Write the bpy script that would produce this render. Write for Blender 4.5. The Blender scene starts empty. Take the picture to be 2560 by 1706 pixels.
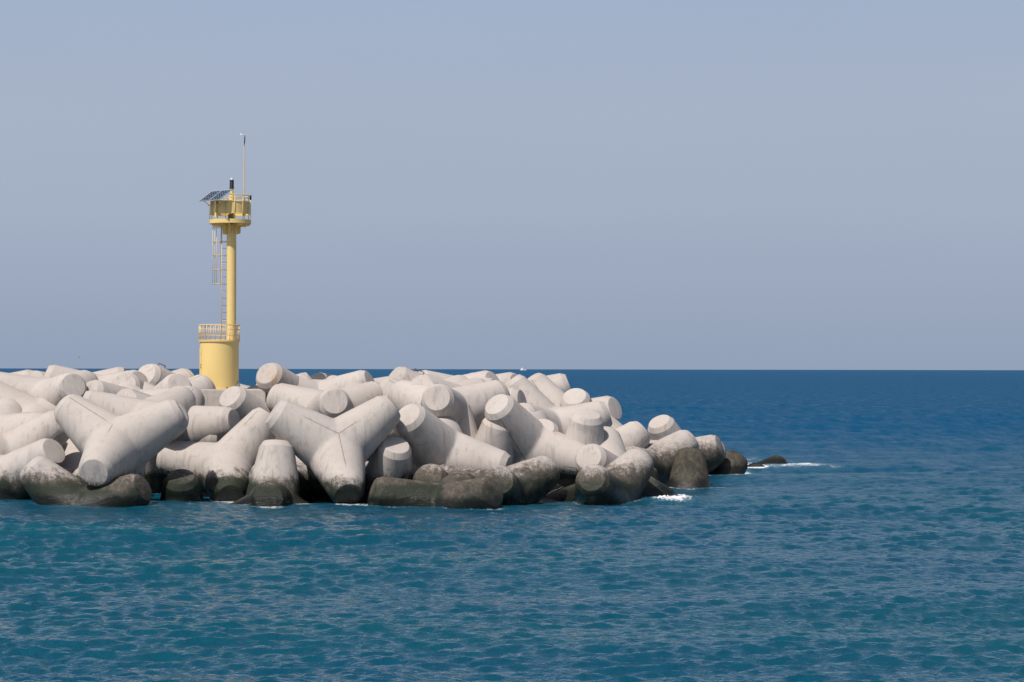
import bpy, bmesh, math, random
import numpy as np
from mathutils import Vector, Matrix, Quaternion
random.seed(7)
rng = np.random.default_rng(11)
scene = bpy.context.scene
COL = scene.collection
PI = math.pi

# ---------------------------------------------------------------- camera
CAM_H = 5.1
FPX = 5000.0          # focal length in photo pixels (photo is 2560 wide)
cam_d = bpy.data.cameras.new('camera')
cam_d.sensor_width = 36.0
cam_d.lens = 36.0 * FPX / 2560.0
cam_d.shift_y = (923.5 - 853.0) / 2560.0
cam_d.clip_start = 0.5
cam_d.clip_end = 200000.0
cam = bpy.data.objects.new('camera', cam_d)
COL.objects.link(cam)
cam.location = (0, 0, CAM_H)
cam.rotation_euler = (math.radians(90), math.radians(-0.1), 0)
scene.camera = cam

# ---------------------------------------------------------------- helpers
def link(o, parent=None):
    COL.objects.link(o)
    if parent is not None:
        o.parent = parent
    return o

def tag(o, label=None, cat=None, group=None, kind=None):
    if label: o['label'] = label
    if cat: o['category'] = cat
    if group: o['group'] = group
    if kind: o['kind'] = kind
    return o

def empty(name, loc, label, cat, group=None):
    o = bpy.data.objects.new(name, None)
    o.location = loc
    o.empty_display_size = 0.3
    link(o)
    return tag(o, label, cat, group)

def obj(name, bm, mat, parent=None, smooth=False, angle=None):
    me = bpy.data.meshes.new(name)
    bmesh.ops.remove_doubles(bm, verts=bm.verts, dist=1e-5)
    bmesh.ops.recalc_face_normals(bm, faces=bm.faces)
    bm.normal_update()
    if angle is not None:
        for f in bm.faces: f.smooth = True
        for e in bm.edges:
            if len(e.link_faces) == 2 and e.calc_face_angle(0) > math.radians(angle):
                e.smooth = False
    elif smooth:
        for f in bm.faces: f.smooth = True
    bm.to_mesh(me); bm.free()
    me.materials.append(mat)
    return link(bpy.data.objects.new(name, me), parent)

def tube(bm, p, q, r, n=8, r2=None, caps=True):
    p = Vector(p); q = Vector(q); d = q - p
    if d.length < 1e-6: return
    z = d.normalized()
    x = z.orthogonal().normalized(); y = z.cross(x)
    r2 = r if r2 is None else r2
    A = [bm.verts.new(p + (x*math.cos(2*PI*i/n) + y*math.sin(2*PI*i/n))*r) for i in range(n)]
    B = [bm.verts.new(q + (x*math.cos(2*PI*i/n) + y*math.sin(2*PI*i/n))*r2) for i in range(n)]
    for i in range(n):
        bm.faces.new((A[i], A[(i+1) % n], B[(i+1) % n], B[i]))
    if caps:
        bm.faces.new(A[::-1]); bm.faces.new(B)

def ring(bm, c, R, r, n=48, m=6, a0=0.0, a1=2*PI, flat=None):
    """torus (or arc of one) in the horizontal plane; flat=(w,h) gives a flat bar"""
    closed = abs(a1 - a0 - 2*PI) < 1e-6
    k = n if closed else n + 1
    rows = []
    for i in range(k):
        a = a0 + (a1 - a0)*i/n
        ca, sa = math.cos(a), math.sin(a)
        row = []
        if flat:
            w, h = flat
            pts = [(-w/2, -h/2), (w/2, -h/2), (w/2, h/2), (-w/2, h/2)]
        else:
            pts = [(r*math.cos(2*PI*j/m), r*math.sin(2*PI*j/m)) for j in range(m)]
        for (u, v) in pts:
            row.append(bm.verts.new((c[0] + (R+u)*ca, c[1] + (R+u)*sa, c[2] + v)))
        rows.append(row)
    mm = len(rows[0])
    for i in range(n):
        A = rows[i]; B = rows[(i+1) % k]
        for j in range(mm):
            bm.faces.new((A[j], B[j], B[(j+1) % mm], A[(j+1) % mm]))
    if not closed:
        bm.faces.new(rows[0][::-1]); bm.faces.new(rows[-1])

def lathe(bm, c, prof, n=48):
    """prof: (radius, z) from bottom to top"""
    rows = []
    for (r, z) in prof:
        if r < 1e-5:
            rows.append([bm.verts.new((c[0], c[1], c[2]+z))])
        else:
            rows.append([bm.verts.new((c[0]+r*math.cos(2*PI*i/n), c[1]+r*math.sin(2*PI*i/n), c[2]+z)) for i in range(n)])
    for A, B in zip(rows, rows[1:]):
        for i in range(n):
            j = (i+1) % n
            if len(A) == 1 and len(B) == 1: continue
            if len(A) == 1: bm.faces.new((A[0], B[j], B[i]))
            elif len(B) == 1: bm.faces.new((A[i], A[j], B[0]))
            else: bm.faces.new((A[i], A[j], B[j], B[i]))

def box(bm, c, sx, sy, sz, rot=None, bevel=0.0):
    M = Matrix.Translation(Vector(c))
    if rot is not None: M = M @ rot.to_4x4()
    r = bmesh.ops.create_cube(bm, size=1.0, matrix=M @ Matrix.Diagonal((sx, sy, sz, 1)))
    if bevel > 0:
        es = list({e for v in r['verts'] for e in v.link_edges})
        bmesh.ops.bevel(bm, geom=es, offset=bevel, segments=2, affect='EDGES', profile=0.6)

# ---------------------------------------------------------------- materials
class NT:
    def __init__(self, name):
        self.m = bpy.data.materials.new(name)
        self.m.use_nodes = True
        self.t = self.m.node_tree
        self.b = self.t.nodes['Principled BSDF']
    def n(self, typ, **kw):
        nd = self.t.nodes.new(typ)
        for k, v in kw.items(): setattr(nd, k, v)
        return nd
    def l(self, a, b): self.t.links.new(a, b)
    def setin(self, sock, v):
        if isinstance(v, (int, float)): sock.default_value = v
        elif isinstance(v, tuple): sock.default_value = v if len(v) != 3 or sock.type == 'VECTOR' else (*v, 1)
        else: self.l(v, sock)
    def math(self, op, a, b=0.0, c=0.0, clamp=False):
        nd = self.n('ShaderNodeMath', operation=op); nd.use_clamp = clamp
        self.setin(nd.inputs[0], a); self.setin(nd.inputs[1], b)
        if op in ('MULTIPLY_ADD', 'COMPARE', 'SMOOTH_MIN'): self.setin(nd.inputs[2], c)
        return nd.outputs[0]
    def mix(self, f, a, b):
        nd = self.n('ShaderNodeMix', data_type='RGBA')
        self.setin(nd.inputs[0], f); self.setin(nd.inputs[6], a); self.setin(nd.inputs[7], b)
        return nd.outputs[2]
    def mixmul(self, f, a, b):
        nd = self.n('ShaderNodeMix', data_type='RGBA', blend_type='MULTIPLY')
        self.setin(nd.inputs[0], f); self.setin(nd.inputs[6], a); self.setin(nd.inputs[7], b)
        return nd.outputs[2]
    def ss(self, x, lo, hi):
        """smoothstep lo..hi -> 0..1 (lo may exceed hi)"""
        nd = self.n('ShaderNodeMapRange', interpolation_type='SMOOTHSTEP')
        inv = lo > hi if isinstance(lo, (int, float)) and isinstance(hi, (int, float)) else False
        self.setin(nd.inputs[0], x)
        if inv:
            nd.inputs[1].default_value = hi; nd.inputs[2].default_value = lo
            nd.inputs[3].default_value = 1; nd.inputs[4].default_value = 0
        else:
            self.setin(nd.inputs[1], lo); self.setin(nd.inputs[2], hi)
        return nd.outputs[0]
    def noise(self, vec, scale, detail=4, rough=0.55, dist=0.0):
        nd = self.n('ShaderNodeTexNoise')
        nd.inputs['Scale'].default_value = scale; nd.inputs['Detail'].default_value = detail
        nd.inputs['Roughness'].default_value = rough; nd.inputs['Distortion'].default_value = dist
        if vec is not None: self.l(vec, nd.inputs['Vector'])
        return nd.outputs[0]
    def mapping(self, vec, scale=(1, 1, 1), loc=(0, 0, 0)):
        nd = self.n('ShaderNodeMapping')
        self.l(vec, nd.inputs['Vector'])
        nd.inputs['Scale'].default_value = scale; nd.inputs['Location'].default_value = loc
        return nd.outputs[0]
    def bump(self, h, strength, dist, normal=None):
        nd = self.n('ShaderNodeBump')
        self.setin(nd.inputs['Strength'], strength); nd.inputs['Distance'].default_value = dist
        self.l(h, nd.inputs['Height'])
        if normal is not None: self.l(normal, nd.inputs['Normal'])
        return nd.outputs[0]

def simple(name, col, rough=0.5, metal=0.0, var=0.08, scale=3.0, bumpd=0.0):
    m = NT(name)
    g = m.n('ShaderNodeNewGeometry').outputs['Position']
    f = m.noise(g, scale, 5)
    lo = tuple(c*(1-var) for c in col); hi = tuple(min(1, c*(1+var)) for c in col)
    m.l(m.mix(f, lo, hi), m.b.inputs['Base Color'])
    m.b.inputs['Roughness'].default_value = rough
    m.b.inputs['Metallic'].default_value = metal
    if bumpd: m.l(m.bump(m.noise(g, scale*9, 4), 0.4, bumpd), m.b.inputs['Normal'])
    return m.m

def concrete_material(name, tetra=True):
    m = NT(name)
    geo = m.n('ShaderNodeNewGeometry')
    P = geo.outputs['Position']
    sep = m.n('ShaderNodeSeparateXYZ'); m.l(P, sep.inputs[0]); z = sep.outputs[2]
    sepn = m.n('ShaderNodeSeparateXYZ'); m.l(geo.outputs['Normal'], sepn.inputs[0]); nz = sepn.outputs[2]
    oi = m.n('ShaderNodeObjectInfo'); rnd = oi.outputs['Random']
    wa = m.n('ShaderNodeAttribute', attribute_type='OBJECT', attribute_name='wear')
    wear = wa.outputs['Fac']
    # each cast block carries its own offset of the patterns
    off = m.n('ShaderNodeCombineXYZ')
    for i in range(3): m.l(m.math('MULTIPLY', rnd, 37.0 + 11*i), off.inputs[i])
    va = m.n('ShaderNodeVectorMath', operation='ADD'); m.l(P, va.inputs[0]); m.l(off.outputs[0], va.inputs[1])
    Q = va.outputs[0]
    big = m.noise(Q, 0.55, 4, 0.6)
    mid = m.noise(Q, 2.6, 6, 0.62)
    fine = m.noise(Q, 16.0, 5, 0.65)
    grit = m.noise(Q, 60.0, 3, 0.7)
    streak = m.noise(m.mapping(Q, (5.5, 5.5, 0.45)), 1.0, 5, 0.6)
    base = m.mix(m.ss(big, 0.3, 0.7), CONC_A, CONC_B)
    base = m.mix(m.math('MULTIPLY', rnd, 0.55), base, CONC_C)
    base = m.mix(m.math('MULTIPLY', m.ss(mid, 0.52, 0.75), 0.35), base, CONC_D)
    base = m.mixmul(m.math('MULTIPLY', m.ss(fine, 0.45, 0.72), 0.22), base, (0.72, 0.70, 0.67, 1))
    # rain streaks on the steep sides
    steep = m.ss(m.math('ABSOLUTE', nz), 0.85, 0.35)
    base = m.mixmul(m.math('MULTIPLY', m.math('MULTIPLY', m.ss(streak, 0.5, 0.70), steep), 0.55), base, (0.55, 0.54, 0.52, 1))
    base = m.mix(m.math('MULTIPLY', m.ss(streak, 0.60, 0.72), m.math('MULTIPLY', m.ss(mid, 0.5, 0.62), 0.35)), base, (0.50, 0.465, 0.435, 1))
    # grey weathered patches, stronger on flanks and undersides
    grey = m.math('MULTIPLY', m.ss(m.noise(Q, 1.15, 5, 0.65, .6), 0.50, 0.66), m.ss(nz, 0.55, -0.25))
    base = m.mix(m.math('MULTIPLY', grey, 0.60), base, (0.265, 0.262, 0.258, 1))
    spl = m.math('MULTIPLY', m.ss(m.noise(Q, 3.6, 7, 0.74, 1.0), 0.60, 0.72), m.ss(big, 0.42, 0.58))
    base = m.mix(m.math('MULTIPLY', spl, 0.45), base, (0.255, 0.240, 0.222, 1))
    # little pits
    vor = m.n('ShaderNodeTexVoronoi'); vor.inputs['Scale'].default_value = 9.0; m.l(Q, vor.inputs['Vector'])
    pit = m.math('MULTIPLY', m.ss(vor.outputs['Distance'], 0.13, 0.07), m.ss(mid, 0.55, 0.62))
    base = m.mixmul(m.math('MULTIPLY', pit, 0.6), base, (0.35, 0.33, 0.31, 1))
    if tetra:
        # form seams from the mould
        uv = m.n('ShaderNodeUVMap', uv_map='legmap')
        su = m.n('ShaderNodeSeparateXYZ'); m.l(uv.outputs[0], su.inputs[0])
        ww = m.math('ADD', su.outputs[0], m.math('MULTIPLY', m.math('SUBTRACT', mid, 0.5), 0.010))
        dist = m.math('ABSOLUTE', ww)
        seam = m.math('MULTIPLY', m.ss(dist, 0.020, 0.008), m.ss(m.noise(Q, 0.30, 2), 0.50, 0.53))
        seam = m.math('MULTIPLY', seam, m.math('GREATER_THAN', m.math('FRACT', m.math('MULTIPLY', rnd, 7.31)), 0.4))
        base = m.mixmul(m.math('MULTIPLY', seam, 0.65), base, (0.25, 0.235, 0.22, 1))
        halo = m.math('MULTIPLY', m.ss(dist, 0.16, 0.0), m.ss(streak, 0.45, 0.7))
        base = m.mixmul(m.math('MULTIPLY', halo, 0.25), base, (0.6, 0.58, 0.55, 1))
        # rust weeping from the lifting steel
        rst = m.math('MULTIPLY', m.ss(m.noise(Q, 0.8, 2, 0.4), 0.66, 0.74), m.ss(streak, 0.4, 0.62))
        base = m.mix(m.math('MULTIPLY', rst, 0.55), base, (0.44, 0.27, 0.13, 1))
        # ------------------------------------------------ tidal weathering
        n1 = m.math('SUBTRACT', mid, 0.5); n2 = m.math('SUBTRACT', big, 0.5); n3 = m.math('SUBTRACT', fine, 0.5)
        n4 = m.math('SUBTRACT', streak, 0.5)
        zz = m.math('ADD', z, m.math('MULTIPLY', n1, 0.9))
        zz = m.math('ADD', zz, m.math('MULTIPLY', n2, 0.6))
        zz = m.math('ADD', zz, m.math('MULTIPLY', n3, 0.8))
        zz = m.math('ADD', zz, m.math('MULTIPLY', n4, 0.9))
        lim = m.math('MULTIPLY_ADD', wear, 0.50, 1.02)
        d = m.math('SUBTRACT', lim, zz)            # >0 inside the splash zone
        old = m.ss(wear, 0.3, 0.9)
        # brown crust mottling of the older, lower blocks
        mott = m.noise(m.mapping(Q, (1, 1, 1.6)), 4.2, 9, 0.74, 1.2)
        crust = m.math('MULTIPLY', m.ss(mott, 0.40, 0.58), m.ss(d, -1.0, 0.35))
        base = m.mix(m.math('MULTIPLY', m.math('MULTIPLY', crust, old), 0.85), base, (0.15, 0.118, 0.09, 1))
        stain = m.ss(d, -0.24, 0.32)
        scol = m.mix(m.ss(mott, 0.36, 0.64), (0.022, 0.020, 0.016, 1), (0.105, 0.088, 0.070, 1))
        weed = m.mix(m.ss(m.noise(m.mapping(Q, (2.2, 2.2, 0.7)), 1.6, 8, 0.74, .8), 0.40, 0.66), (0.018, 0.018, 0.015, 1), (0.080, 0.070, 0.048, 1))
        weed = m.mix(m.math('MULTIPLY', m.ss(m.noise(Q, 5.0, 8, 0.78, .9), 0.60, 0.70), 0.55), weed, (0.15, 0.135, 0.11, 1))
        scol = m.mix(m.math('MULTIPLY', m.ss(wear, 0.9, 1.15), 0.95), scol, weed)
        pale = m.math('MULTIPLY', m.ss(m.noise(Q, 6.5, 8, 0.78, 0.7), 0.60, 0.70), m.ss(d, 0.75, 0.15))
        scol = m.mix(m.math('MULTIPLY', pale, 0.75), scol, (0.30, 0.27, 0.235, 1))
        base = m.mix(m.math('MULTIPLY', stain, 0.93), base, scol)
        # green weed band and black wet foot
        zg = m.math('ADD', z, m.math('ADD', m.math('MULTIPLY', n1, 0.55), m.math('MULTIPLY', n3, 0.35)))
        green = m.math('MULTIPLY', m.ss(zg, 1.02, 0.72), m.ss(m.noise(Q, 0.7, 3), 0.34, 0.50))
        green = m.math('MULTIPLY', green, m.ss(wear, 1.15, 1.0))
        base = m.mix(m.math('MULTIPLY', green, 0.92), base, (0.015, 0.024, 0.014, 1))
        wet = m.ss(zg, 0.62, 0.26)
        base = m.mix(m.math('MULTIPLY', wet, 0.88), base, (0.010, 0.011, 0.009, 1))
        # barnacles
        vb = m.n('ShaderNodeTexVoronoi'); vb.inputs['Scale'].default_value = 24.0; m.l(Q, vb.inputs['Vector'])
        bar = m.math('MULTIPLY', m.ss(vb.outputs['Distance'], 0.22, 0.13), m.ss(m.noise(Q, 1.7, 4), 0.54, 0.66))
        bar = m.math('MULTIPLY', bar, m.ss(zg, 1.2, 0.75))
        bar = m.math('MULTIPLY', bar, m.ss(zg, 0.0, 0.22))
        base = m.mix(m.math('MULTIPLY', bar, 0.55), base, (0.34, 0.32, 0.29, 1))
        rough = m.math('SUBTRACT', 0.88, m.math('MULTIPLY', wet, 0.52))
        rough = m.math('SUBTRACT', rough, m.math('MULTIPLY', green, 0.2))
        m.l(rough, m.b.inputs['Roughness'])
        h = m.math('ADD', m.math('MULTIPLY', fine, 0.6), m.math('MULTIPLY', grit, 0.35))
        h = m.math('SUBTRACT', h, m.math('MULTIPLY', seam, 0.9))
        h = m.math('SUBTRACT', h, m.math('MULTIPLY', pit, 0.8))
        h = m.math('ADD', h, m.math('MULTIPLY', m.math('MULTIPLY', mott, m.math('ADD', stain, old, clamp=True)), 2.6))
        m.l(m.bump(h, 0.55, 0.022), m.b.inputs['Normal'])
    else:
        m.b.inputs['Roughness'].default_value = 0.9
        m.l(m.bump(m.math('ADD', fine, m.math('MULTIPLY', grit, 0.6)), 0.5, 0.012), m.b.inputs['Normal'])
    m.l(base, m.b.inputs['Base Color'])
    m.b.inputs['Specular IOR Level'].default_value = 0.3
    return m.m

CONC_A = (0.425, 0.388, 0.365, 1); CONC_B = (0.505, 0.464, 0.438, 1)
CONC_C = (0.425, 0.382, 0.348, 1); CONC_D = (0.345, 0.325, 0.312, 1)
MAT_TETRA = concrete_material('cast_concrete_blocks', True)
MAT_SLAB = concrete_material('cast_concrete_slab', False)

def yellow_paint():
    m = NT('yellow_paint')
    geo = m.n('ShaderNodeNewGeometry'); P = geo.outputs['Position']
    big = m.noise(P, 1.3, 4); st = m.noise(m.mapping(P, (9, 9, 0.5)), 1.0, 5, 0.6)
    c = m.mix(big, (0.71, 0.525, 0.20, 1), (0.76, 0.57, 0.225, 1))
    c = m.mixmul(m.math('MULTIPLY', m.ss(st, 0.52, 0.75), 0.25), c, (0.80, 0.74, 0.62, 1))
    c = m.mix(m.math('MULTIPLY', m.ss(m.noise(P, 11, 6, 0.7), 0.70, 0.74), 0.5), c, (0.32, 0.17, 0.06, 1))
    m.l(c, m.b.inputs['Base Color'])
    m.b.inputs['Roughness'].default_value = 0.5
    m.l(m.bump(m.noise(P, 4, 4), 0.15, 0.02), m.b.inputs['Normal'])
    return m.m
MAT_YELLOW = yellow_paint()
MAT_PALE = simple('pale_yellow_steel', (0.68, 0.52, 0.29), 0.5)
MAT_BLACK = simple('black_plastic', (0.022, 0.028, 0.036), 0.35)
MAT_DARK = simple('dark_grey_metal', (0.06, 0.06, 0.065), 0.5)
MAT_WHITE = simple('white_paint', (0.78, 0.78, 0.78), 0.4)
MAT_ALU = simple('aluminium_frame', (0.62, 0.64, 0.67), 0.35, 0.4)
MAT_GLASS = simple('pale_lens', (0.55, 0.60, 0.62), 0.1)
MAT_RUST = simple('rusty_steel', (0.16, 0.085, 0.045), 0.8, 0.0, 0.3, 6)
MAT_ROCK = simple('dark_rubble', (0.055, 0.053, 0.050), 0.9, 0.0, 0.5, 2.0, 0.05)  # dark grey core filling that closes the gaps between blocks
MAT_BIRD = simple('dark_feathers', (0.03, 0.03, 0.035), 0.8)

def solar_material():
    m = NT('solar_cells')
    uv = m.n('ShaderNodeUVMap', uv_map='UVMap')
    s = m.n('ShaderNodeSeparateXYZ'); m.l(uv.outputs[0], s.inputs[0])
    def cell(x):       # signed distance from the nearest cell border
        return m.math('ABSOLUTE', m.math('SUBTRACT', m.math('FRACT', x), 0.5))
    u, v = cell(s.outputs[0]), cell(s.outputs[1])
    line = m.math('MAXIMUM', m.ss(u, 0.46, 0.485), m.ss(v, 0.46, 0.485))
    corner = m.ss(m.math('ADD', u, v), 0.80, 0.84)
    white = m.math('MAXIMUM', m.math('MULTIPLY', line, 0.35), corner)
    c = m.mix(white, (0.012, 0.028, 0.062, 1), (0.62, 0.66, 0.70, 1))
    m.l(c, m.b.inputs['Base Color'])
    m.b.inputs['Roughness'].default_value = 0.25
    return m.m
MAT_SOLAR = solar_material()

# ---------------------------------------------------------------- tetrapods
TET_H = 4.4
def tetrapod_mesh():
    H = TET_H
    dirs = [Vector(v).normalized() for v in ((1, 1, 1), (1, -1, -1), (-1, 1, -1), (-1, -1, 1))]
    NA = 48
    a1, r1 = 0.597*H, 0.1495*H
    slope = (0.235 - 0.1495)*H/((0.597 - 0.167)*H)
    def rad(a): return r1 + (a1 - a)*slope
    fr = [0.0, 0.035, 0.08, 0.14, 0.22, 0.34, 0.48, 0.62, 0.76, 0.88, 0.965, 1.0]
    bm = bmesh.new()
    uvd = {}
    for k, w in enumerate(dirs):
        # axis frame whose azimuth 0 points away from the first neighbour (mould seam)
        nb = [v for j, v in enumerate(dirs) if j != k]
        ex = (-(nb[0] - w*nb[0].dot(w))).normalized(); ey = w.cross(ex)
        rows = []
        for i in range(NA):
            th = 2*PI*i/NA
            e = ex*math.cos(th) + ey*math.sin(th)
            # inner limit: bisector plane against the nearest neighbour
            best = -1
            for v in nb:
                nn = (w - v)
                # (a*w + rad(a)*e).nn = 0
                wn, en = w.dot(nn), e.dot(nn)
                c0 = (r1 + a1*slope)
                den = wn - slope*en
                a = -c0*en/den
                best = max(best, a)
            ab = best
            prof = []
            for f in fr:
                a = ab + (a1 - ab)*f
                prof.append((a, rad(a)))
            prof[-1] = (a1 - 0.004*H, rad(a1 - 0.004*H))
            prof += [(a1 + 0.003*H, r1 - 0.005*H), (0.636*H, 0.1235*H), (0.643*H, 0.1165*H), (0.644*H, 0.110*H), (0.644*H, 0.055*H)]
            rows.append([(bm.verts.new(w*a + e*r), a, r, th) for (a, r) in prof])
        cap = bm.verts.new(w*0.644*H)
        L = len(rows[0])
        for i in range(NA):
            A, B = rows[i], rows[(i+1) % NA]
            th0 = 2*PI*i/NA; th1 = 2*PI*(i+1)/NA
            def sd(th):          # azimuth distance to nearest seam
                q = th % (2*PI/3)
                return q if q < PI/3 else q - 2*PI/3
            for j in range(L-1):
                f = bm.faces.new((A[j][0], B[j][0], B[j+1][0], A[j+1][0]))
                vals = []
                thm = (th0 + th1)/2; 
                for (vv, th) in ((A[j], th0), (B[j], th1), (B[j+1], th1), (A[j+1], th0)):
                    s = sd(thm) + (th - thm)
                    vals.append((s*vv[2], vv[1]/H) if j < len(fr) else (5.0, vv[1]/H))
                uvd[f] = vals
            f = bm.faces.new((A[L-1][0], B[L-1][0], cap)); uvd[f] = [(5, 0.6)]*3
    bm.faces.ensure_lookup_table()
    lay = bm.loops.layers.uv.new('legmap')
    for f, vals in uvd.items():
        for lp, v in zip(f.loops, vals): lp[lay].uv = v
    bmesh.ops.remove_doubles(bm, verts=bm.verts, dist=0.004)
    # soften the crotch where the legs meet
    ring0 = [v for v in bm.verts if v.co.length < 0.36*H and any(abs(v.co.dot(a) - v.co.dot(b)) < 0.006*H and v.co.dot(a) > 0 for i, a in enumerate(dirs) for b in dirs[i+1:])]
    s = set(ring0)
    for _ in range(2):
        s |= {e.other_vert(v) for v in list(s) for e in v.link_edges}
    for _ in range(3):
        bmesh.ops.smooth_vert(bm, verts=list(s), factor=0.5, use_axis_x=True, use_axis_y=True, use_axis_z=True)
    bmesh.ops.recalc_face_normals(bm, faces=bm.faces)
    for f in bm.faces: f.smooth = True
    for e in bm.edges:
        if len(e.link_faces) == 2 and e.calc_face_angle(0) > math.radians(24): e.smooth = False
    me = bpy.data.meshes.new('tetrapod'); bm.to_mesh(me); bm.free()
    me.materials.append(MAT_TETRA)
    return me

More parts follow.
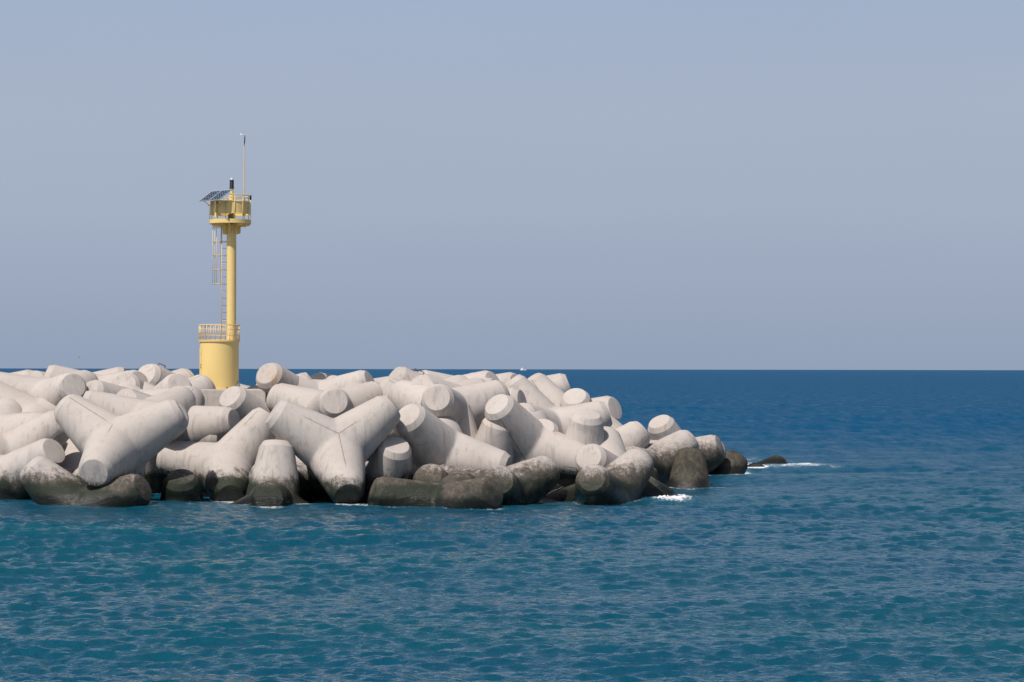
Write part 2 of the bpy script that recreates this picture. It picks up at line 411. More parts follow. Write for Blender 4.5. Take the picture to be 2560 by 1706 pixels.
TETRAPODS = [
    ('T1', (-15.97, 74.5, -0.49), (0.272, -0.694, -0.099, -0.66), 0.45),
    ('YL', (-15.02, 76.0, 2.04), (0.137, -0.721, -0.341, -0.588), 0.0),
    ('L2', (-20.0, 79.5, 1.33), (-0.643, 0.392, 0.157, 0.639), 0),
    ('L4', (-20.99, 82.0, 2.08), (0.899, -0.178, -0.393, 0.07), 0),
    ('L3', (-19.47, 77.5, 0.57), (-0.362, -0.84, -0.083, -0.395), 0.05),
    ('L5', (-17.23, 80.5, 0.19), (0.72, 0.101, 0.201, 0.656), 0),
    ('M4', (-12.82, 78.0, -1.44), (0.383, -0.103, -0.175, -0.901), 0.7),
    ('M3', (-11.36, 80.0, 0.97), (0.129, -0.554, -0.405, -0.716), 0.0),
    ('M5', (-8.98, 75.3, -0.44), (0.909, 0.189, -0.363, -0.081), 0.05),
    ('M5b', (-9.11, 75.9, -0.35), (0.139, 0.716, -0.355, 0.584), 0.4),
    ('M6', (-8.1, 79.5, 0.13), (-0.267, 0.202, 0.846, 0.416), 0.5),
    ('Y1', (-6.76, 76.5, 1.94), (-0.345, -0.367, 0.63, 0.592), 0.0),
    ('M11', (-5.13, 78.5, -0.04), (0.517, 0.71, -0.124, 0.462), 0.1),
    ('M19', (-2.55, 74.5, -0.32), (0.433, 0.444, -0.774, -0.125), 0.6),
    ('M21', (-2.69, 78.5, -0.6), (0.627, -0.351, -0.607, -0.339), 0.8),
    ('M9', (-2.83, 79.5, 1.67), (0.587, 0.617, -0.491, -0.183), 0),
    ('M10', (-1.07, 82.0, 0.46), (0.856, 0.394, -0.252, -0.22), 0.0),
    ('M14', (0.65, 82.5, 1.88), (0.607, 0.575, -0.503, -0.218), 0.0),
    ('M18', (-0.57, 77.0, 0.05), (-0.827, 0.397, 0.224, 0.33), 0.7),
    ('M17', (3.59, 78.5, -0.2), (-0.384, -0.721, 0.424, -0.39), 0.6),
    ('M15', (3.94, 81.5, 0.44), (0.534, 0.695, -0.408, -0.258), 0.05),
    ('M13', (2.81, 83.0, 0.61), (0.836, 0.412, -0.293, -0.213), 0.0),
    ('M16', (1.65, 84.0, 0.77), (0.591, 0.392, -0.269, -0.652), 0),
    ('M22', (-1.71, 83.5, -0.03), (-0.901, 0.317, 0.128, 0.267), 0),
    ('R15', (1.51, 86.0, 2.19), (0.892, 0.348, 0.274, -0.087), 0),
    ('E3', (5.26, 89.0, 0.79), (-0.526, -0.196, 0.681, 0.47), 0.15),
    ('R14', (3.26, 91.0, 1.88), (0.249, 0.498, -0.207, 0.804), 0),
    ('R13', (0.05, 94.0, 3.36), (0.191, 0.818, 0.328, 0.432), 0),
    ('R11', (1.54, 89.0, 2.28), (0.184, 0.073, -0.524, -0.828), 0),
    ('R12', (2.47, 91.5, 2.42), (0.128, 0.017, -0.611, -0.781), 0),
    ('R10', (-2.94, 90.0, 3.51), (0.805, 0.397, 0.14, -0.417), 0),
    ('R9', (-3.47, 85.5, 2.63), (0.897, -0.168, -0.023, -0.408), 0),
    ('R8', (-2.73, 83.0, 3.11), (0.08, -0.346, 0.316, -0.88), 0),
    ('R16', (-2.15, 86.5, 3.2), (0.216, 0.902, 0.188, 0.323), 0),
    ('M12', (-2.12, 81.8, 0.99), (0.69, -0.023, -0.561, -0.457), 0),
    ('R6', (-1.97, 92.0, 3.5), (-0.467, -0.506, 0.721, 0.078), 0),
    ('R5', (-3.12, 89.0, 3.19), (-0.381, -0.176, 0.271, -0.866), 0),
    ('R4', (-8.84, 91.0, 3.36), (0.316, 0.837, 0.214, 0.392), 0),
    ('R7', (-7.12, 86.5, 2.51), (0.277, -0.353, -0.738, -0.504), 0),
    ('R3', (-7.25, 95.0, 3.39), (-0.385, -0.143, 0.871, 0.27), 0),
    ('R1', (-9.85, 91.0, 3.52), (0.387, 0.33, -0.171, -0.844), 0),
    ('R2', (-11.56, 93.8, 2.78), (0.854, -0.164, -0.099, -0.484), 0),
    ('R2b', (-9.58, 93.0, 3.24), (0.55, 0.437, -0.086, -0.707), 0),
    ('M78', (-7.7, 84.5, 2.98), (-0.206, 0.377, -0.271, 0.861), 0),
    ('R8b', (-3.48, 86.0, 3.18), (-0.331, -0.084, 0.901, 0.267), 0),
    ('M2', (-10.69, 86.5, 2.29), (0.142, 0.265, -0.21, 0.93), 0),
    ('M1', (-14.01, 83.5, 2.44), (-0.593, 0.497, -0.093, 0.627), 0),
    ('B6', (-14.28, 84.0, 2.46), (0.505, 0.566, -0.608, -0.233), 0),
    ('B9', (-14.87, 81.5, 2.65), (-0.139, 0.516, 0.687, 0.493), 0),
    ('B10', (-16.25, 86.0, 3.02), (0.86, 0.373, 0.293, -0.187), 0),
    ('B5', (-15.46, 88.3, 2.94), (-0.386, -0.322, 0.788, 0.355), 0),
    ('B5b', (-15.5, 88.0, 2.98), (-0.572, -0.805, 0.097, -0.119), 0),
    ('B4', (-15.12, 91.0, 3.52), (0.117, 0.298, -0.291, 0.902), 0),
    ('B4b', (-16.76, 90.0, 3.36), (0.793, -0.411, -0.249, -0.374), 0),
    ('B3', (-20.23, 92.0, 3.56), (0.694, -0.444, -0.078, -0.562), 0),
    ('B2', (-20.48, 88.5, 3.3), (0.881, -0.355, -0.285, -0.127), 0),
    ('B1', (-19.72, 85.5, 3.49), (0.37, -0.424, 0.173, -0.808), 0),
    ('B1b', (-18.39, 90.0, 3.62), (0.475, 0.435, -0.755, -0.123), 0),
    ('B7', (-19.97, 84.0, 2.62), (-0.932, 0.207, 0.082, 0.286), 0),
    ('B8', (-24.2, 91.0, 3.45), (-0.898, -0.341, -0.256, 0.111), 0),
    ('R17', (-11.81, 94.5, 2.98), (-0.131, 0.363, -0.304, 0.871), 0),
    ('E1', (3.64, 88.0, 0.71), (0.668, -0.431, -0.273, -0.541), 0.1),
    ('E2', (7.99, 95.0, 0.4), (0.607, 0.518, -0.382, 0.466), 0.1),
    ('E4', (5.84, 88.5, 0.41), (-0.758, 0.385, 0.242, 0.469), 0.8),
    ('E5', (7.6, 86.0, -1.1), (0.691, -0.096, -0.531, -0.48), 2.2),
    ('E6', (7.32, 95.0, 0.47), (0.389, 0.844, 0.204, 0.306), 0.85),
    ('E7', (9.4, 97.0, -1.28), (0.947, -0.023, -0.158, -0.279), 2.0),
    ('E8', (12.54, 106.0, -1.25), (0.901, 0.245, 0.309, 0.183), 2.0),
]
LABELS = {
 'T1': 'stained V-shaped tetrapod awash at the far left waterline, its right leg under the big Y',
 'YL': 'big pale Y-shaped tetrapod at the left, one blunt leg pointing at the viewer',
 'L2': 'tetrapod at the left edge whose long leg slants up behind the left big Y',
 'L4': 'mostly hidden tetrapod at the left edge, above the long slanting leg',
 'L3': 'tetrapod at the left edge with a round leg end just above the V-shaped stained one',
 'L5': 'shadowed tetrapod glimpsed beneath the left arm of the left big Y',
 'M4': 'dark mossy stump of a tetrapod standing alone in the water below the yellow tower',
 'M3': 'broad tetrapod with a leg slanting up to the right between the two big Y shapes',
 'M5': 'tetrapod with one upright tapering leg, pale above and stained below, left of the central Y',
 'M5b': 'low mossy tetrapod leg end awash right in front of the upright pale leg',
 'M6': 'dark tetrapod stub in the shady gap left of the central Y',
 'Y1': 'largest and central Y-shaped tetrapod, its lower leg ending black at the water',
 'M11': 'short leaning tetrapod leg with a stepped round top, tucked right of the central Y',
 'M19': 'two-legged weedy tetrapod lying flat along the water right of the central Y',
 'M21': 'brown crusted tetrapod showing two low domes above the flat weedy one',
 'M9': 'pale tetrapod with a leg slanting up-left to a round end beside the central Y',
 'M10': 'upright tapering tetrapod leg with a slanted flat top, between two slanting pale legs',
 'M14': 'long pale tetrapod slanting from upper left down towards the round end near the right waterline',
 'M18': 'brown and green crusted tetrapod leg rising from the water right of the flat weedy one',
 'M17': 'stained tetrapod at the front right corner with a ball-like end facing the viewer',
 'M15': 'pale round tetrapod end resting just above the ball-like stained end',
 'M13': 'upright bucket-shaped tetrapod leg near the right end of the heap',
 'M16': 'small pale round tetrapod end peeping over the long slanting leg, left of the bucket-shaped one',
 'M22': 'little tetrapod leg tip low in the gap beside the upright tapering leg',
 'R15': 'tetrapod lying level behind the bucket-shaped leg, its blunt end over the water',
 'E3': 'greyish tetrapod leg sloping down to the right of the bucket-shaped leg',
 'R14': 'round pale tetrapod end turned upward beneath the squared leg at the top right',
 'R13': 'topmost right tetrapod leg, squared end pointing right against the sea',
 'R11': 'tetrapod leg on the right crest with its cut end tilted up to the left',
 'R12': 'second parallel tetrapod leg on the right crest, behind the one with the tilted cut end',
 'R10': 'crest tetrapod whose end disc faces right, left of the two parallel legs',
 'R9': 'thick tetrapod leg rising to the right above the slanting pale pair',
 'R8': 'tetrapod with a full round disc facing the viewer, upper tier right of the central Y',
 'R16': 'tetrapod showing a grey shaded oval end under the right crest',
 'M12': 'domed upright tetrapod leg half hidden behind the slanting leg beside the central Y',
 'R6': 'low crest tetrapod leg just right of the high one with the bent bar loop',
 'R5': 'high crest tetrapod right of the tower carrying a bent bar loop',
 'R4': 'crest tetrapod leg pointing up right, above the right arm of the central Y',
 'R7': 'rounded tetrapod back just behind the right arm of the central Y',
 'R3': 'far tetrapod leg low on the skyline right of the tower, sloping down to the right',
 'R1': 'tetrapod with a disc facing left, nearest to the tower on its right skyline',
 'R2': 'tetrapod leg rising right on the skyline, next beyond the left-facing disc',
 'R2b': 'tetrapod end between skyline legs right of the tower, facing the viewer',
 'M78': 'tetrapod whose full round disc fills the notch of the central Y',
 'R8b': 'broad pale tetrapod back above the tip of the central Y right arm',
 'M2': 'tetrapod with a round stepped disc facing left, just in front of the concrete platform',
 'M1': 'tetrapod leg lying level below the platform, flat end turned right',
 'B6': 'tetrapod with a disc facing left behind the notch of the left big Y',
 'B9': 'tetrapod with a rounded back just behind the right arm of the left big Y',
 'B10': 'tetrapod leg with a chamfered end beside the left front corner of the platform',
 'B5': 'tetrapod lying level left of the tower, its rounded end to the left',
 'B5b': 'tetrapod end facing the viewer just left of the yellow tower base',
 'B4': 'skyline tetrapod left of the tower with a bent bar loop on top',
 'B4b': 'skyline tetrapod leg leaning right against the left side of the yellow tower base',
 'B3': 'long low tetrapod leg on the skyline midway between left edge and tower, pointing right',
 'B2': 'dark-sided rounded tetrapod end on the upper tier near the left edge',
 'B1': 'upper tier tetrapod near the left edge with a round disc facing right',
 'B1b': 'skyline tetrapod near the left edge with a leg rising left',
 'B7': 'pale tetrapod back above the left arm of the left big Y',
 'B8': 'farthest left tetrapod on the skyline',
 'R17': 'tetrapod just behind the platform, only its round rim showing right of the tower',
 'E1': 'rounded pale tetrapod leg right of the bucket-shaped leg, beside the upturned disc',
 'E2': 'tetrapod with a round upturned disc standing highest at the right end of the heap',
 'E4': 'half stained tetrapod leg rising to the right near the right end of the heap',
 'E5': 'dark wet dome-shaped tetrapod standing in the water at the right end',
 'E6': 'brown patchy tetrapod leg pointing right, the last one clear of the water',
 'E7': 'dark wet tetrapod hump in the water, second from the right end',
 'E8': 'small dark tetrapod tip almost awash in white foam, farthest right of all',
}


tet_me = tetrapod_mesh()
tet_objs = {}
LEGS = []     # (tip, centre, key) in world space, for the foam at the waterline
UD = [Vector(v).normalized() for v in ((1, 1, 1), (1, -1, -1), (-1, 1, -1), (-1, -1, 1))]
proto = None
for (key, loc, q, wear) in TETRAPODS:
    if proto is None:
        o = bpy.data.objects.new('tetrapod', tet_me); proto = o
    else:
        o = proto.copy()
    COL.objects.link(o)
    o.location = loc; o.rotation_mode = 'QUATERNION'; o.rotation_quaternion = q
    o['wear'] = float(wear)
    tag(o, LABELS.get(key, 'pale concrete tetrapod ' + key), 'tetrapod', 'concrete tetrapods heaped along the breakwater')
    tet_objs[key] = o
    Q = Quaternion(q)
    for u in UD:
        LEGS.append((np.array(Vector(loc) + (Q @ u)*0.62*TET_H), np.array(loc)))

# lifting loops of bent bar on two of the rear blocks
def lifting_loop(key, toward, at, w=0.46, h=0.13):
    o = tet_objs[key]
    Qi = o.rotation_quaternion.inverted()
    tl_ = Qi @ Vector(toward); up = Qi @ Vector((0, -.25, 1))
    u = max(UD, key=lambda d: d.dot(tl_))
    e = (up - u*up.dot(u)).normalized()
    H = TET_H
    def surf(a, k): return u*a + e*(0.1495*H + (0.597*H - a)*0.199 + k)
    bm = bmesh.new()
    pts = [surf(at - w/2, -.05), surf(at - w/2, h), surf(at + w/2, h), surf(at + w/2, -.05)]
    for p, q in zip(pts, pts[1:]): tube(bm, p, q, 0.020, 6)
    obj('lifting_loop', bm, MAT_RUST, o, smooth=True)
lifting_loop('R5', (-.6, 0, .6), 2.0)
lifting_loop('B4', (-.5, -.5, .4), 2.1)

# ---------------------------------------------------------------- rubble core under the blocks
def rubble():
    nx, ny = 120, 44
    xs = np.linspace(-24, 10, nx); ys = np.linspace(78, 112, ny)
    X, Y = np.meshgrid(xs, ys)
    front = 81.0 + np.clip((X - 0.0)/9.0, 0, 2)**1.5*9.0
    back = 103.0 + 0*X
    crest = 2.3 - np.clip((X + 1.0)/9.0, 0, 2)*3.2
    prof = np.clip((Y - front)/5.5, -1.0, 1.0)
    Z = np.minimum(-1.2 + (crest + 1.2)*np.clip(prof, 0, 1), crest)
    Z = np.where(Y > back - 6, np.minimum(Z, crest - (Y - (back - 6))*0.6), Z)
    Z = np.where(Y < front, -1.2 - (front - Y)*0.6, Z)
    Z += rng.normal(0, 0.10, Z.shape)
    verts = np.stack([X, Y, Z], -1).reshape(-1, 3)
    faces = [(j*nx+i, j*nx+i+1, (j+1)*nx+i+1, (j+1)*nx+i) for j in range(ny-1) for i in range(nx-1)]
    me = bpy.data.meshes.new('rubble_ground'); me.from_pydata(verts.tolist(), [], faces); me.update()
    me.materials.append(MAT_ROCK)
    o = link(bpy.data.objects.new('ground', me)); tag(o, kind='structure')
rubble()

# ---------------------------------------------------------------- beacon tower
S = 5000.0/91.0
def X(px): return (px - 1280.0)/S
def Z(py): return CAM_H - (py - 923.5)/S
TX, TY = X(548.3), 91.0                    # drum centre
z0 = Z(973.9)
bm = bmesh.new()
box(bm, (X(561), 91.0, z0 - 0.75), 4.3, 4.4, 1.5, bevel=0.05)
slab = obj('concrete_platform', bm, MAT_SLAB)
tag(slab, 'square grey concrete platform carrying the yellow beacon tower', 'platform')

tower = empty('beacon_tower', (TX, TY, z0), 'yellow steel harbour beacon tower with solar panels on a concrete platform', 'beacon')
def L(x, y, z): return Vector((x - TX, y - TY, z - z0))     # world -> tower-local
R0 = 48.2/S
hz = Z(853) - z0                            # floor of the lower landing
bm = bmesh.new()
lathe(bm, (0, 0, 0.002), [(0, 0), (R0+.035, 0), (R0+.035, .025), (R0, .03), (R0, hz-.06), (0, hz-.06)], 96)
drum = obj('base_drum', bm, MAT_YELLOW, tower, angle=35)
for k in range(10):
    a = 2*PI*(k+.34)/10
    c = Vector((math.cos(a), math.sin(a), 0))
    bm = bmesh.new()
    tube(bm, c*(R0+.02) + Vector((0, 0, .028)), c*(R0+.02) + Vector((0, 0, .10)), .022, 6)
    obj('anchor_bolt', bm, MAT_RUST, tower)
# service door let into the left of the drum, hinges facing the camera
bm = bmesh.new()
n = 16; aa, ab = math.radians(150), math.radians(212)
rows = []
for i in range(n+1):
    a = aa + (ab-aa)*i/n
    rows.append([bm.verts.new((r*math.cos(a), r*math.sin(a), zz)) for (r, zz) in ((R0+.004, .22), (R0+.016, .22), (R0+.016, 1.86), (R0+.004, 1.86))])
for A, B in zip(rows, rows[1:]):
    for j in range(4): bm.faces.new((A[j], B[j], B[(j+1) % 4], A[(j+1) % 4]))
bm.faces.new(rows[0][::-1]); bm.faces.new(rows[-1])
door = obj('door', bm, MAT_YELLOW, tower, angle=35)
ah = math.radians(206)
for zc in (Z(914.3)-z0, Z(920.5)-z0, 1.6, 0.5):
    bm = bmesh.new()
    p = Vector(((R0+.028)*math.cos(ah+.10), (R0+.028)*math.sin(ah+.10), zc))
    tube(bm, p - Vector((0, 0, .035)), p + Vector((0, 0, .035)), .013, 8)
    obj('hinge', bm, MAT_DARK if 0.7 < zc < 1.5 else MAT_YELLOW, door, smooth=False)

R1 = 50.5/S
bm = bmesh.new()
lathe(bm, (0, 0, hz-.058), [(0, 0), (R1+.012, 0), (R1+.012, .058), (0, .058)], 96)
obj('landing_floor', bm, MAT_YELLOW, tower, angle=35)
def railing(name, c, R, zb, rails, nposts, npick=0, rpick=None, rr=.016, pr=.015, gap=None):
    bm = bmesh.new()
    for i, (zr, r) in enumerate(rails):
        if gap and i < 2: ring(bm, (c[0], c[1], zr), R, r, 56, 8, gap[0]+gap[1], gap[0]-gap[1]+2*PI)
        else: ring(bm, (c[0], c[1], zr), R, r, 64, 8)
    zt = rails[0][0]
    for k in range(nposts):
        a = 2*PI*(k+.3)/nposts
        x, y = c[0]+R*math.cos(a), c[1]+R*math.sin(a)
        off = abs((a - gap[0] + PI) % (2*PI) - PI) if gap else 9
        tube(bm, (x, y, zb), (x, y, rails[2][0] if gap and off < gap[1] else zt), pr, 6)
    for k in range(npick):
        a = 2*PI*(k+.7)/npick
        x, y = c[0]+R*math.cos(a), c[1]+R*math.sin(a)
        tube(bm, (x, y, rpick[0]), (x, y, rpick[1]), .010, 5)
    return obj(name, bm, MAT_PALE if name == 'landing_railing' else MAT_YELLOW, tower, smooth=True)
railing('landing_railing', (0, 0), R1-.004, hz, [(Z(814.3)-z0, .022), (Z(825.2)-z0, .013), (Z(840.4)-z0, .013), (Z(851)-z0, .013)],
        26, 52, (Z(840.4)-z0, Z(825.2)-z0))

# column, off-centre on the drum
CXl = X(578.6) - TX
rc = 11.8/S
CYl = -0.05
zf0, zf1 = Z(562.0)-z0, Z(552.0)-z0         # top platform floor
PXl = X(575.2) - TX; PYl = CYl
Rp = 51.8/S
bm = bmesh.new()
lathe(bm, (CXl, CYl, hz-.01), [(rc+.10, 0), (rc+.10, .03), (rc, .031), (rc, zf0-hz-.01)], 48)
obj('column', bm, MAT_YELLOW, tower, angle=35)
# platform floor + rim
bm = bmesh.new()
lathe(bm, (PXl, PYl, zf0), [(0, .02), (Rp-.02, .02), (Rp-.02, 0), (Rp, 0), (Rp, zf1-zf0), (Rp-.02, zf1-zf0), (Rp-.02, zf1-zf0-.05), (0, zf1-zf0-.05)], 96)
obj('gallery_floor', bm, MAT_YELLOW, tower, angle=35)
# radial gusset plates under the gallery
zg1, zg2 = Z(566.5)-z0, Z(586.8)-z0
for k in range(8):
    bm = bmesh.new()
    a = 2*PI*k/8 + 0.0
    e = Vector((math.cos(a), math.sin(a), 0)); t = Vector((-math.sin(a), math.cos(a), 0))*.008
    # outline (radius from column axis, z)
    ro = Rp - .04 - (0.06 if math.cos(a) > 0 else 0.0)
    rb = 22.8/S
    out = [(rc-.01, zf0+.015), (ro, zf0+.015), (ro, zf0-.01), (ro-.03, zg1-.005), (ro-.06, zg1-.02), (rb+.06, zg1-.02), (rb+.015, zg1-.04), (rb, zg1-.08),
           (rb, zg2+.08), (rb-.02, zg2+.03), (rb-.07, zg2), (rc+.03, zg2), (rc-.01, zg2+.0)]
    A = [bm.verts.new(Vector((CXl, CYl, 0)) + e*r + Vector((0, 0, zz)) + t) for r, zz in out]
    B = [bm.verts.new(Vector((CXl, CYl, 0)) + e*r + Vector((0, 0, zz)) - t) for r, zz in out]
    bm.faces.new(A); bm.faces.new(B[::-1])
    for i in range(len(out)):
        j = (i+1) % len(out); bm.faces.new((A[j], A[i], B[i], B[j]))
    bmesh.ops.recalc_face_normals(bm, faces=bm.faces)
    obj('gusset_plate', bm, MAT_YELLOW, tower)
# gallery railing and sheet-metal band
zt = Z(492)-z0
railing('gallery_railing', (PXl, PYl), Rp-.025, zf1-.05, [(zt, .022), (Z(499)-z0, .014), (Z(507.5)-z0, .012), (Z(538)-z0, .012)], 14, pr=.017, gap=(math.radians(235), math.radians(42)))
bm = bmesh.new()
zb0, zb1 = Z(538.2)-z0, Z(508)-z0
Ri = Rp - .048
n = 96
lathe(bm, (PXl, PYl, 0), [(Ri-.012, zb0), (Ri, zb0), (Ri, zb1), (Ri-.012, zb1), (Ri-.012, zb0)], n)
obj('screen_band', bm, MAT_YELLOW, tower, angle=35)
# inner pedestal carrying the lantern
lx = X(579.0) - TX
bm = bmesh.new()
zl = Z(473.0)-z0
lathe(bm, (lx, CYl, 0), [(.16, zf1-.05), (.17, Z(540)-z0), (.13, Z(538)-z0), (.13, Z(493)-z0), (.09, Z(488)-z0), (.075, Z(485)-z0), (.075, zl-.02), (.09, zl-.018), (.09, zl)], 32)
ped = obj('lantern_pedestal', bm, MAT_YELLOW, tower, angle=35)
bm = bmesh.new()
box(bm, (X(579)-TX, CYl-.32, Z(545.5)-z0), 12.5/S, .18, 12/S, bevel=.008)
obj('inner_box', bm, simple('dark_brown', (0.30, 0.19, 0.06), .6), tower)  # dark brown box in the opening below the band
# lantern
lant = bpy.data.objects.new('lantern', None); link(lant, tower); lant.location = (lx, CYl, zl)
bm = bmesh.new()
hl = 21/S
prof = [(0, 0), (.115, 0), (.115, .035), (.095, .06)]
for k in range(6):
    zz = .06 + (hl-.06)*k/6
    prof += [(.092, zz+.004), (.097, zz+.012), (.097, zz+(hl-.06)/6-.012), (.092, zz+(hl-.06)/6-.004)]
prof += [(.097, hl), (0, hl)]
lathe(bm, (0, 0, 0), prof, 24)
obj('lantern_body', bm, MAT_BLACK, lant, angle=30)
bm = bmesh.new()
lathe(bm, (0, 0, hl), [(.075, 0), (.072, .05), (.05, .075), (.02, .085), (.012, .13), (0, .132)], 24)
obj('lantern_lens', bm, MAT_GLASS, lant, angle=40)
# mast with anemometer
mx = X(613.8)-TX; my = PYl - 0.50
zm0, zm1 = Z(500)-z0, Z(370.5)-z0
bm = bmesh.new()
tube(bm, (mx, my, Z(541)-z0), (mx, my, Z(420)-z0), .030, 10)
tube(bm, (mx, my, Z(420)-z0), (mx, my, zm1), .024, 10)
ring(bm, (mx, my, Z(420)-z0), .028, .012, 12, 6)
mast = obj('mast', bm, MAT_PALE, tower, angle=40)
bm = bmesh.new()
tube(bm, (mx, my, zm1), (mx+.01, my, Z(363)-z0), .012, 8)
tube(bm, (mx+.01, my, Z(364)-z0), (mx+.025, my, Z(347)-z0), .026, 10)
tube(bm, (mx+.025, my, Z(347)-z0), (mx+.03, my, Z(341.5)-z0), .012, 8)
obj('wind_sensor', bm, MAT_BLACK, mast, angle=40)
bm = bmesh.new()
tube(bm, (mx+.03, my, Z(342.5)-z0), (mx-.17, my-.03, Z(340.6)-z0), .008, 6)
box(bm, (mx-.15, my-.03, Z(340.8)-z0), .07, .006, .07)
tube(bm, (mx+.03, my, Z(342.5)-z0), (mx+.13, my+.02, Z(341.5)-z0), .008, 6, .004)
obj('wind_vane', bm, MAT_WHITE, mast)
bm = bmesh.new()
tube(bm, (mx-.04, my-.02, Z(540)-z0), (mx+.005, my-.03, Z(545)-z0), .012, 6)
tube(bm, (mx+.005, my-.03, Z(545)-z0), (mx+.005, my-.03, Z(552)-z0), .012, 6)
obj('mast_cable', bm, MAT_DARK, mast)
# little lamp clamped to the right of the top rail
lamp = bpy.data.objects.new('rail_lamp', None); link(lamp, tower)
lamp.location = (X(626.6)-TX, PYl-.1, Z(496)-z0)
bm = bmesh.new(); lathe(bm, (0, 0, -.12), [(0, 0), (.03, 0), (.045, .05), (.045, .19), (0, .19)], 12)
obj('lamp_body', bm, MAT_BLACK, lamp, angle=30)
bm = bmesh.new(); lathe(bm, (.01, 0, .072), [(0, 0), (.055, 0), (.055, .03), (.03, .06), (0, .065)], 14)
obj('lamp_cap', bm, MAT_WHITE, lamp, angle=30)

# solar panels
e1 = Vector((1.04, -0.86, 0)).normalized()
hd = Vector((-e1.y, e1.x, 0))
e2 = (hd*0.78 + Vector((0, 0, 0.50))).normalized()
nn = e1.cross(e2).normalized()
if nn.z < 0: nn = -nn
pc = L(X(544.8), TY + CYl - 0.80, Z(494.8))
PW, PL = 0.660, 0.93
for s in (-1, 1):
    c = pc + e1*(s*(PW/2 + .008))
    rot = Matrix((e1, e2, nn)).transposed()
    pan = bpy.data.objects.new('solar_panel', None); link(pan, tower); pan.location = c
    pan.rotation_euler = rot.to_euler()
    bm = bmesh.new()
    w, l, t, b = PW, PL, .035, .022
    for (cx, cy, sx, sy) in ((0, l/2-b/2, w, b), (0, -l/2+b/2, w, b), (w/2-b/2, 0, b, l-2*b), (-w/2+b/2, 0, b, l-2*b)):
        box(bm, (cx, cy, 0), sx, sy, t)
    obj('panel_frame', bm, MAT_ALU, pan)
    bm = bmesh.new()
    r = bmesh.ops.create_cube(bm, size=1.0, matrix=Matrix.Diagonal((w-2*b, l-2*b, .012, 1)))
    uvl = bm.loops.layers.uv.new('UVMap')
    for f in bm.faces:
        for lp in f.loops: lp[uvl].uv = ((lp.vert.co.x/(w-2*b)+.5)*4, (lp.vert.co.y/(l-2*b)+.5)*6)
    obj('cell_sheet', bm, MAT_SOLAR, pan)
# the mounting frame: upright flat bar, cross arms, braces
bm = bmesh.new()
rimdir = (Vector((pc.x - PXl, pc.y - PYl, 0))).normalized()
rim = Vector((PXl, PYl, 0)) + rimdir*(Rp+.02)
def RZ(p, z): return Vector((p.x, p.y, z))
for k in (-1, 1):
    s0 = pc + e1*(k*.50) - e2*.25 - nn*.03
    s1 = pc + e1*(k*.50) + e2*.40 - nn*.03
    tube(bm, s0, s1, .018, 6)
    foot = RZ(rim + e1*(k*.40), Z(518)-z0)
    tube(bm, pc + e1*(k*.50) - e2*.36 - nn*.03, foot, .016, 6)
    tube(bm, pc + e1*(k*.50) + e2*.25 - nn*.03, RZ(rim + e1*(k*.36), Z(500)-z0), .016, 6)
tube(bm, RZ(rim, Z(518)-z0) - e1*.50, RZ(rim, Z(518)-z0) + e1*.50, .018, 6)
tube(bm, pc - e1*.6 - nn*.03, pc + e1*.6 - nn*.03, .016, 6)
obj('panel_mount', bm, MAT_YELLOW, tower)
bm = bmesh.new()
ang = math.atan2(e1.y, e1.x)
box(bm, RZ(rim, Z(524)-z0), 6/S, .03, 48/S, Matrix.Rotation(ang, 3, 'Z'))
obj('mount_upright', bm, MAT_YELLOW, tower)

# ladder with safety cage on the left of the column
nl = Vector((-.83, .55, 0)).normalized(); tl = Vector((-nl.y, nl.x, 0))
if tl.x < 0: tl = -tl
lc = Vector((CXl, CYl, 0)) + nl*(rc + .20)
zl0, zl1 = hz, zf0+.3
lad = bpy.data.objects.new('ladder', None); link(lad, tower); 
for s in (-1, 1):
    p = lc + tl*(.20*s)
    bm = bmesh.new()
    tube(bm, RZ(p, zl0), RZ(p, zf0), .020, 6)
    obj('ladder_rail', bm, MAT_PALE, lad, smooth=True)
zz = zl0 + .3
while zz < zf0 - .05:
    bm = bmesh.new()
    tube(bm, RZ(lc - tl*.2, zz), RZ(lc + tl*.2, zz), .012, 6)
    obj('rung', bm, MAT_PALE, lad, smooth=True)
    zz += .325
for zz in (hz+.9, hz+2.2, hz+3.5):
    for s in (-1, 1):
        p = lc + tl*(.20*s)
        bm = bmesh.new()
        tube(bm, RZ(p, zz), RZ(Vector((CXl, CYl, 0)) + (p - Vector((CXl, CYl, 0))).normalized()*(rc-.01), zz), .012, 6)
        obj('wall_bracket', bm, MAT_PALE, lad, smooth=True)
bm = bmesh.new()
rh = .36
hc = lc + nl*.24
def hp(a): return hc + nl*(rh*math.cos(a)) + tl*(rh*math.sin(a))
amax = math.radians(128)
for py in (569, 605, 639.5, 675.5, 711):
    zz = Z(py)-z0
    K = 20
    pts = [RZ(lc - tl*.20, zz)] + [RZ(hp(-amax + 2*amax*i/K), zz) for i in range(K+1)] + [RZ(lc + tl*.20, zz)]
    for p, q in zip(pts, pts[1:]):
        d = (q-p)
        tube(bm, p, q, .014, 5)
for a in (-100, -50, 0, 50, 100):
    p = hp(math.radians(a))
    tube(bm, RZ(p, Z(711.5)-z0), RZ(p, Z(568.5)-z0), .012, 6)
obj('safety_cage', bm, MAT_PALE, lad, smooth=True)

